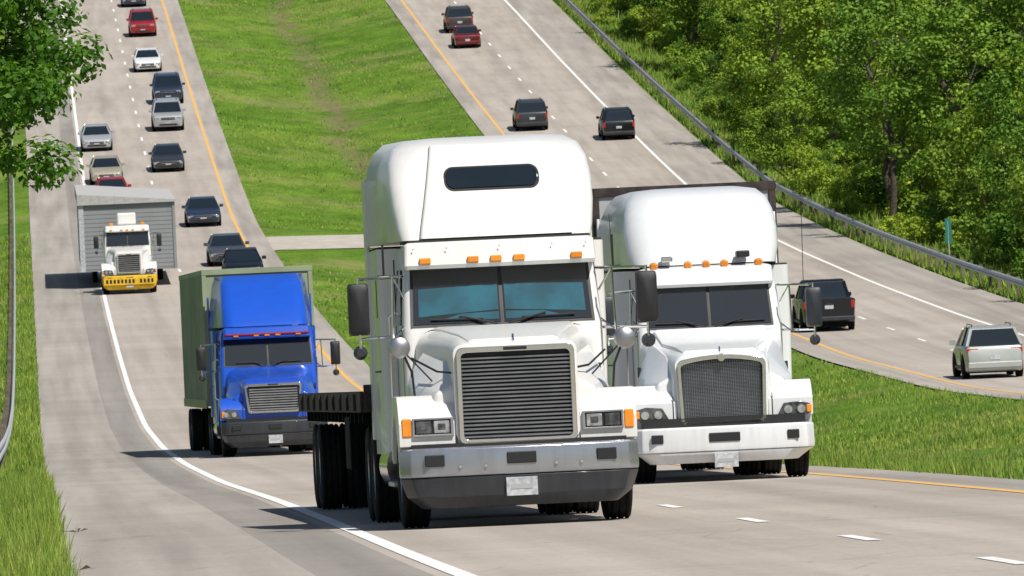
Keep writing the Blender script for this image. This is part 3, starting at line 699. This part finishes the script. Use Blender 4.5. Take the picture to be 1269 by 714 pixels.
        box('trailer_box',-1.29,1.29,y0,y1,1.15,zt,tm,e,.02)
        for s in (-1,1):
            box('top_rail',min(s*1.28,s*1.31),max(s*1.28,s*1.31),y0-.01,y1,zt-.1,zt+.015,'rust' if T.get('rustrail') else tm,e,.004)
            box('bottom_rail',min(s*1.28,s*1.315),max(s*1.28,s*1.315),y0-.01,y1,1.1,1.3,'darkgrey',e,.004)
            V=[];F=[]
            for i in range(int((y1-y0)/.6)):
                b=len(V); ya=y0+.3+i*.6; xo=s*1.31; xi=s*1.285
                V+=[(xi,ya,1.3),(xo,ya+.02,1.3),(xo,ya+.08,1.3),(xi,ya+.1,1.3),(xi,ya,zt-.1),(xo,ya+.02,zt-.1),(xo,ya+.08,zt-.1),(xi,ya+.1,zt-.1)]
                F+=[(b,b+1,b+5,b+4),(b+1,b+2,b+6,b+5),(b+2,b+3,b+7,b+6)]
            mk('side_ribs',V,F,tm,e,smooth=False)
            box('front_corner_post',min(s*1.2,s*1.30),max(s*1.2,s*1.30),y0-.03,y0+.1,1.15,zt,'rust' if T.get('rustrail') else tm,e,.01)
            for yy in (y1-2.6,y1-1.3):
                wheel(e,'trailer',s*1.12,yy,.52,.27,s,'alu',True); wheel(e,'trailer',s*.8,yy,.52,.27,s,'alu',True)
            box('landing_leg',min(s*.8,s*.9),max(s*.8,s*.9),y0+2.6,y0+2.75,.35,1.15,'under',e,0)
        box('front_top_rail',-1.3,1.3,y0-.035,y0+.06,zt-.11,zt+.02,'rust' if T.get('rustrail') else tm,e,.005)
        box('underframe',-.6,.6,y0+.5,y1-.2,.95,1.14,'under',e,0)
    elif tr=='home':
        y0=8.2;y1=24
        cx=.08
        prism('home_body',[(y0,.75),(y1,.75),(y1,3.75),(y0,3.75)],0,'siding',e,.02,2,x0=cx-2.15,x1=cx+2.15)
        V=[];F=[]
        for i in range(15):
            z=.85+i*.19; b=len(V); V+=[(cx-2.13,y0-.012,z),(cx+2.13,y0-.012,z),(cx+2.13,y0-.004,z+.17),(cx-2.13,y0-.004,z+.17)]; F+=[(b,b+1,b+2,b+3)]
        mk('siding_boards',V,F,'siding',e,smooth=False)
        loft('home_roof',[[(cx-2.22,y,3.76),(cx+2.22,y,3.76),(cx+2.22,y,3.86),(cx-2.1,y,4.25),(cx-2.22,y,4.25)] for y in (y0-.15,y1+.1)],'roof',e)
        box('corner_trim',cx-2.18,cx-1.95,y0-.05,y0+.1,.75,3.76,'plate',e,.005); box('corner_trim',cx+2.05,cx+2.18,y0-.05,y0+.1,.75,3.76,'siding',e,.005)
        box('tow_frame',-.5,.5,6,y0+.5,.6,.8,'under',e,0)
        for s in (-1,1):
            for yy in (15,16,17,18): wheel(e,'home',cx+s*1.5,yy,.4,.22,s,'alu',True)
        box('oversize_banner',-1.15,1.15,-.08,-.05,.42,.72,'yellow',e,.004)
        for i,xx in enumerate(np.linspace(-1.0,1.0,13)):
            if i!=8: box('banner_letter',xx-.05,xx+.05,-.086,-.079,.49,.66,'black',e,0)
        for s in (-1,1): box('beacon',s*.7-.08,s*.7+.08,2.5,2.66,2.95,3.1,'amber',e,.03)
        box('air_deflector',-.42,.42,3.1,3.5,2.97,3.5,P,e,.08,3)
    return e

t1=truck('semi_truck',4.9,98.6,dict(paint='white',trailer='flat',round_mirrors=True,ridge=True,glass_reflection=True,hood_crease=True,visor_out=.26,visor_z=(2.67,2.95),visor_r=.03,visor_hw=.99,lights_x=(-.78,-.28,-.04,.2,.8),
   fair=[(2.98,2.38,5.6,1.0,1.2,.15,.1),(3.1,2.46,5.6,1.03,1.2,.18,.1),(3.35,2.62,5.6,1.06,1.2,.22,.1),(3.6,2.86,5.6,1.07,1.2,.26,.1),(3.82,3.14,5.6,1.05,1.17,.3,.14),(3.97,3.42,5.55,.99,1.1,.34,.16),(4.06,3.8,5.45,.86,1.0,.36,.2),(4.085,4.2,5.2,.6,.8,.3,.2)]),yaw=R(.7))
t2=truck('semi_truck',9.25,130.3,dict(paint='white2',trailer='van',rustrail=True,hood_hw=.66,hood_z=1.72,hood_r=.2,cowl_hw=1.0,wz=(2.1,2.66),wind_hw=.84,cab_hw=.99,hood_crease=True,
   gz=(.78,1.6),gw=.56,gwt=.58,arch=.07,gstyle='mesh',lamps='swept',lz=(.83,1.03),fend_z=1.32,fend_b=.16,fend_y=.22,bump=('white2','white2'),bz=(.25,.4,.74),
   slots=((-.22,.2),(-1.0,-.84),(.84,1.0)),visor_out=.12,visor_hw=.9,round_lights=True,horns=True,mir_x=1.42,mirm='darkgrey',sl_hw=1.24,sl_back=5.9,mir_z=2.3,
   fair=[(2.96,2.42,5.9,1.0,1.24,.35,.1),(3.2,2.5,5.9,1.06,1.24,.42,.1),(3.45,2.62,5.9,1.06,1.24,.46,.1),(3.7,2.84,5.9,1.03,1.2,.48,.14),(3.88,3.1,5.85,.97,1.12,.48,.16),(4.0,3.5,5.75,.86,1.0,.46,.2),(4.05,4.0,5.5,.6,.8,.3,.2)]))
t3=truck('semi_truck',5.42,221.5,dict(paint='blue',trailer='van',tr_mat='green',tr_y=5.9,tr_z=4.34,tr_len=14.6,hood_hw=.7,hood_z=1.78,hood_r=.22,cowl_hw=1.03,wz=(2.08,2.7),wind_hw=1.0,cab_hw=1.12,
   gz=(1.0,1.62),gw=.58,gwt=.64,nb=9,slat='alu',lamps='swept',lz=(.86,1.1),fend_z=1.35,fend_b=.14,bump=('darkgrey','darkgrey'),bz=(.22,.5,.8),
   visor_out=.2,visor_hw=1.0,band=2.78,mir_x=1.55,sl_back=5.4,
   fair=[(2.98,2.5,5.4,1.0,1.2,.3,.1),(3.1,2.6,5.4,1.0,1.2,.3,.1),(3.5,3.1,5.4,.98,1.16,.3,.1),(3.95,3.8,5.4,.95,1.1,.28,.14),(4.18,4.3,5.4,.88,1.02,.26,.16)]),yaw=R(1.2))
t4=truck('semi_truck',4.36,429,dict(paint='white',trailer='home',bump=('yellow','yellow'),fend_b=.1,gz=(.95,1.75),gw=.5,nb=8,lamps='swept',ch_len=6.2,drive=(4.9,6.1),mir_x=1.4,visor=True,rt=2.95))

# ------------------------------------------------------------------ cars
def carpaint(n,c,metal=.2): 
    M[n]=simple(n,c,.28,metal,.5 if metal else .3,var=.04)
for n,c in dict(c_red=(.38,.012,.015),c_white=(.72,.73,.74),c_silver=(.42,.44,.46),c_tan=(.42,.38,.29),c_navy=(.022,.035,.07),c_grey=(.07,.08,.095),c_char=(.035,.04,.045),c_black=(.005,.006,.008),c_maroon=(.12,.012,.015),c_brown=(.06,.045,.04),c_sage=(.42,.45,.42)).items(): carpaint(n,c,0 if n in('c_black','c_white') else .2)
KIND={
'sedan':dict(L=4.75,hw=.9,sec=[(0,.66,.30,.58,.08),(.06,.78,.24,.66,.1),(.35,.87,.2,.75,.12),(1.0,.9,.19,.85,.14),(1.5,.9,.19,.93,.12),(3.7,.9,.19,.99,.12),(4.35,.88,.2,.99,.14),(4.65,.84,.24,.93,.14),(4.75,.72,.32,.82,.1)],
   gh=[(1.35,.9),(2.15,1.36),(2.5,1.42),(3.1,1.43),(3.45,1.38),(4.15,.97)],zb=.92,zt=1.43,hb=.82,ht=.6,r=.33,wx=(.85,3.6)),
'suv':dict(L=4.75,hw=.94,sec=[(0,.74,.36,.8,.08),(.07,.86,.3,.92,.1),(.35,.92,.28,1.0,.12),(1.2,.94,.26,1.07,.12),(1.5,.94,.26,1.1,.1),(4.4,.94,.26,1.12,.1),(4.68,.9,.3,1.1,.1),(4.75,.84,.38,1.0,.08)],
   gh=[(1.3,1.06),(1.95,1.66),(2.3,1.74),(4.2,1.76),(4.45,1.68),(4.68,1.1)],zb=1.08,zt=1.76,hb=.87,ht=.7,r=.37,wx=(.9,3.75)),
'wagon':dict(L=4.7,hw=.92,sec=[(0,.7,.32,.7,.08),(.06,.82,.26,.78,.1),(.35,.9,.22,.86,.12),(1.1,.92,.2,.94,.12),(1.5,.92,.2,1.0,.1),(4.35,.92,.2,1.04,.12),(4.62,.89,.25,1.0,.14),(4.7,.82,.34,.9,.1)],
   gh=[(1.15,.96),(2.0,1.5),(2.35,1.58),(3.9,1.6),(4.2,1.52),(4.62,1.02)],zb=1.0,zt=1.6,hb=.85,ht=.64,r=.35,wx=(.9,3.7)),
'pickup':dict(L=5.6,hw=.98,sec=[(0,.8,.42,.95,.06),(.07,.92,.36,1.05,.08),(.3,.96,.32,1.1,.1),(1.4,.98,.32,1.17,.1),(3.75,.98,.32,1.2,.08),(3.8,.98,.32,1.2,.06),(5.5,.98,.34,1.2,.06),(5.6,.95,.42,1.16,.05)],
   gh=[(1.45,1.14),(2.1,1.76),(2.4,1.84),(3.45,1.85),(3.6,1.78),(3.78,1.18)],zb=1.16,zt=1.85,hb=.9,ht=.72,r=.4,wx=(1.0,4.4)),
}
def car(name,c,Y,kind,paint,away=False,yaw=0):
    K=KIND[kind]; L=K['L']; Yc=Y+L/2
    sl=(prof(Yc+1.4)-prof(Yc-1.4))/2.8
    e=empty(name,(c,Yc,prof(Yc)+.003),(math.atan(sl),0,0))
    if away:
        e.rotation_mode='QUATERNION'
        e.rotation_quaternion=(Matrix.Rotation(math.atan(sl),4,'X')@Matrix.Rotation(math.pi+yaw,4,'Z')).to_quaternion()
    before=set(COL.objects)
    P=paint; hw=K['hw']
    loft('body',[rsec(y,h*.95,h,z0,z1,min(r_,.08),r_,5) for y,h,z0,z1,r_ in K['sec']],P,e,ang=40)
    zb,zt=K['zb'],K['zt']
    def hwf(y,z): 
        t=min(max((z-zb)/(zt-zb),0),1); return K['hb']+(K['ht']-K['hb'])*t
    gh=K['gh']; low=[(gh[-1][0],gh[-1][1]-.1),(gh[0][0],gh[0][1]-.1)]
    prism('windows',gh+low,hwf,'glass',e,.03,3)
    top=gh[1:-1]
    prism('roof',[(y-(.03 if i==0 else 0),z+.012) for i,(y,z) in enumerate(top)]+[(y,z-.035) for y,z in reversed(top)],lambda y,z:hwf(y,z)+.022,P,e,.02,3)
    for s in (-1,1):
        def pt(y,z,o=.0): return (s*(hwf(y,z)+o),y,z)
        tube('pillar_a',[pt(gh[0][0]+.0,gh[0][1]-.02),pt(gh[1][0],gh[1][1])],.04,P,e,6)
        tube('pillar_c',[pt(gh[-1][0],gh[-1][1]-.02),pt(gh[-2][0],gh[-2][1])],.055 if kind!='pickup' else .06,P,e,6)
        ym=(gh[2][0]+gh[3][0])/2 if kind!='suv' else 2.9
        tube('pillar_b',[pt(ym,zb-.02),pt(ym,zt-.03)],.04,'black',e,6)
        if kind in('suv','wagon'): tube('pillar_d',[pt(3.9,zb-.02),pt(3.85,zt-.05)],.05,P,e,6)
        loft('door_mirror',[rsec(gh[0][0]+.28,.08,.08,zb+.02,zb+.14,.04,.04,3,s*(hw+.08)),rsec(gh[0][0]+.4,.1,.1,zb,zb+.16,.04,.04,3,s*(hw+.08))],P,e)
        for nm,yy in (('front',K['wx'][0]),('rear',K['wx'][1])):
            V,F=lathe_x([(-.1,K['r']*1.14),(0.0,K['r']*1.14),(.0,.01)],28); o=mk('wheel_arch',V,F,'under',e); o.location=(s*(hw+.003),yy,K['r']+.02)
            if s<0: o.rotation_euler=(0,0,math.pi)
            wheel(e,nm,s*(hw-.09),yy,K['r'],.22,s,'alu')
        box('door_seam',min(s*(hw-.01),s*(hw+.003)),max(s*(hw-.01),s*(hw+.003)),ym-.01,ym+.01,.35,zb-.08,'black',e,0)
        box('sill_trim',min(s*(hw-.03),s*(hw+.01)),max(s*(hw-.03),s*(hw+.01)),K['wx'][0]+.45,K['wx'][1]-.45,.28,.38,'black',e,.01)
        z=K['sec'][1][3]; zl=z-.1
        box('headlamp',min(s*.5,s*.8),max(s*.5,s*.8),.0,.14,zl-.09,zl+.05,'lamp',e,.03,3)
        rz=K['sec'][-2][3]
        if kind in('suv','pickup'): box('tail_lamp',min(s*(hw-.17),s*(hw-.03)),max(s*(hw-.17),s*(hw-.03)),L-.12,L+.006,rz-.34,rz-.06,'red',e,.02)
        else: box('tail_lamp',min(s*.5,s*(hw-.05)),max(s*.5,s*(hw-.05)),L-.18,L-.008,rz-.2,rz-.06,'red',e,.02)
    z=K['sec'][1][3]
    box('grille',-.42,.42,-.015,.06,z-.22,z-.07,'black',e,.02); box('grille_bar',-.42,.42,-.025,.02,z-.155,z-.135,'chrome',e,.005)
    z0=K['sec'][0][2]; box('lower_intake',-.55,.55,-.008,.08,z0-.0,z0+.12,'black',e,.02)
    box('licence_plate',-.16,.16,-.02,.0,z0+.13,z0+.2,'plate',e,.003)
    rz=K['sec'][-1][3]
    box('rear_plate',-.16,.16,L,L+.012,rz-.32,rz-.18,'plate',e,.003)
    if kind in('suv','pickup'):
        box('rear_bumper',-hw+.04,hw-.04,L-.1,L+.08,K['sec'][-1][2]-.02,K['sec'][-1][2]+.14,'darkgrey',e,.03)
    else: box('rear_bumper',-hw+.08,hw-.08,L-.1,L+.05,K['sec'][-1][2]-.02,K['sec'][-1][2]+.18,P,e,.04)
    if kind in('suv','wagon'):
        for s in (-1,1): tube('roof_rail',[(s*.6,2.3,zt+.02),(s*.6,2.4,zt+.06),(s*.6,3.9,zt+.06),(s*.6,4.0,zt+.02)],.015,'black',e,6)
    if kind=='pickup':
        box('bed_opening',-.84,.84,3.9,5.48,1.17,1.206,'black',e,0)
        box('tailgate_gap',-.86,.86,L-.02,L+.004,.62,.64,'black',e,0); box('tailgate_handle',-.12,.12,L,L+.02,.98,1.04,'black',e,.01)
    box('underbody',-hw+.15,hw-.15,.3,L-.3,.17,.35,'under',e,0)
    for o in set(COL.objects)-before:
        o.location.y-=L/2
    return e
C=[('sedan',9.27,455,'c_grey',0),('sedan',9.6,437,'c_black',0),('sedan',9.03,500,'c_navy',0),('sedan',8.03,547,'c_char',0),('suv',8.65,582,'c_silver',0),
('suv',9.1,607,'c_navy',0),('sedan',8.34,640,'c_white',0),('suv',8.6,678,'c_red',0),('sedan',8.5,715,'c_navy',0),('sedan',4.2,567,'c_silver',0),('sedan',4.45,539,'c_tan',0),('sedan',4.56,521,'c_red',0),
('suv',30.3,667,'c_brown',1),('sedan',30.0,650,'c_maroon',1),('suv',29.8,568,'c_char',1),('suv',34.2,557,'c_black',1),('pickup',29.4,357,'c_black',1),('wagon',29.6,298,'c_sage',1)]
for kd,c,Y,p,aw in C:
    car('pickup_truck' if kd=='pickup' else ('suv' if kd=='suv' else 'car'),c,Y,kd,p,bool(aw))

sg=empty('traffic_sign',(40.4,425,gz(40.4,425)))
tube('post',[(0,0,-.2),(0,0,1.9)],.035,'galv',sg); box('sign_panel',-.14,.14,-.03,-.01,.9,2.0,'sign',sg,.01)
def debris(x,y,s):
    V=[];F=[]
    for i in range(7):
        a=random.uniform(0,6.28); l=random.uniform(.1,.3)*s; b=len(V); z=prof(y)+.01
        V+=[(x,y,z),(x+math.cos(a)*l-.02,y+math.sin(a)*l,z+random.uniform(.01,.05)),(x+math.cos(a)*l+.02,y+math.sin(a)*l,z+random.uniform(.01,.04))]; F.append((b,b+1,b+2))
    mk('roadside_litter',V,F,'deck',None,smooth=False)
debris(.3,84,.8); debris(.4,108,1.0)

# ------------------------------------------------------------------ light, sky, camera
sd=Vector((.38,-.62,1.0)).normalized()
w=bpy.data.worlds.new('World'); scene.world=w; w.use_nodes=True; nt=w.node_tree
sk=nt.nodes.new('ShaderNodeTexSky'); sk.sky_type='NISHITA'; sk.sun_disc=False
sk.sun_elevation=math.asin(sd.z); sk.sun_rotation=math.atan2(sd.x,sd.y)
nt.links.new(sk.outputs[0],nt.nodes['Background'].inputs[0]); nt.nodes['Background'].inputs[1].default_value=.07
ld=bpy.data.lights.new('sun','SUN'); ld.energy=5.0; ld.angle=R(.53); ld.color=(1,.95,.87)
lo=bpy.data.objects.new('sun',ld); link(lo); lo.rotation_euler=(-sd).to_track_quat('-Z','Y').to_euler(); lo.location=(50,-50,90)
cd=bpy.data.cameras.new('camera'); cam=bpy.data.objects.new('camera',cd); link(cam); scene.camera=cam
cd.sensor_width=36; cd.lens=12000/1269*36; cd.clip_start=1; cd.clip_end=6000
cd.dof.use_dof=True; cd.dof.focus_distance=115; cd.dof.aperture_fstop=22
cam.matrix_world=Matrix.Rotation(-math.atan(595/12000),4,'Z')@Matrix.Rotation(R(90)-math.atan(107/12000),4,'X')@Matrix.Rotation(-.045,4,'Z')
scene.view_settings.view_transform='Standard'; scene.view_settings.look='None'; scene.view_settings.exposure=0
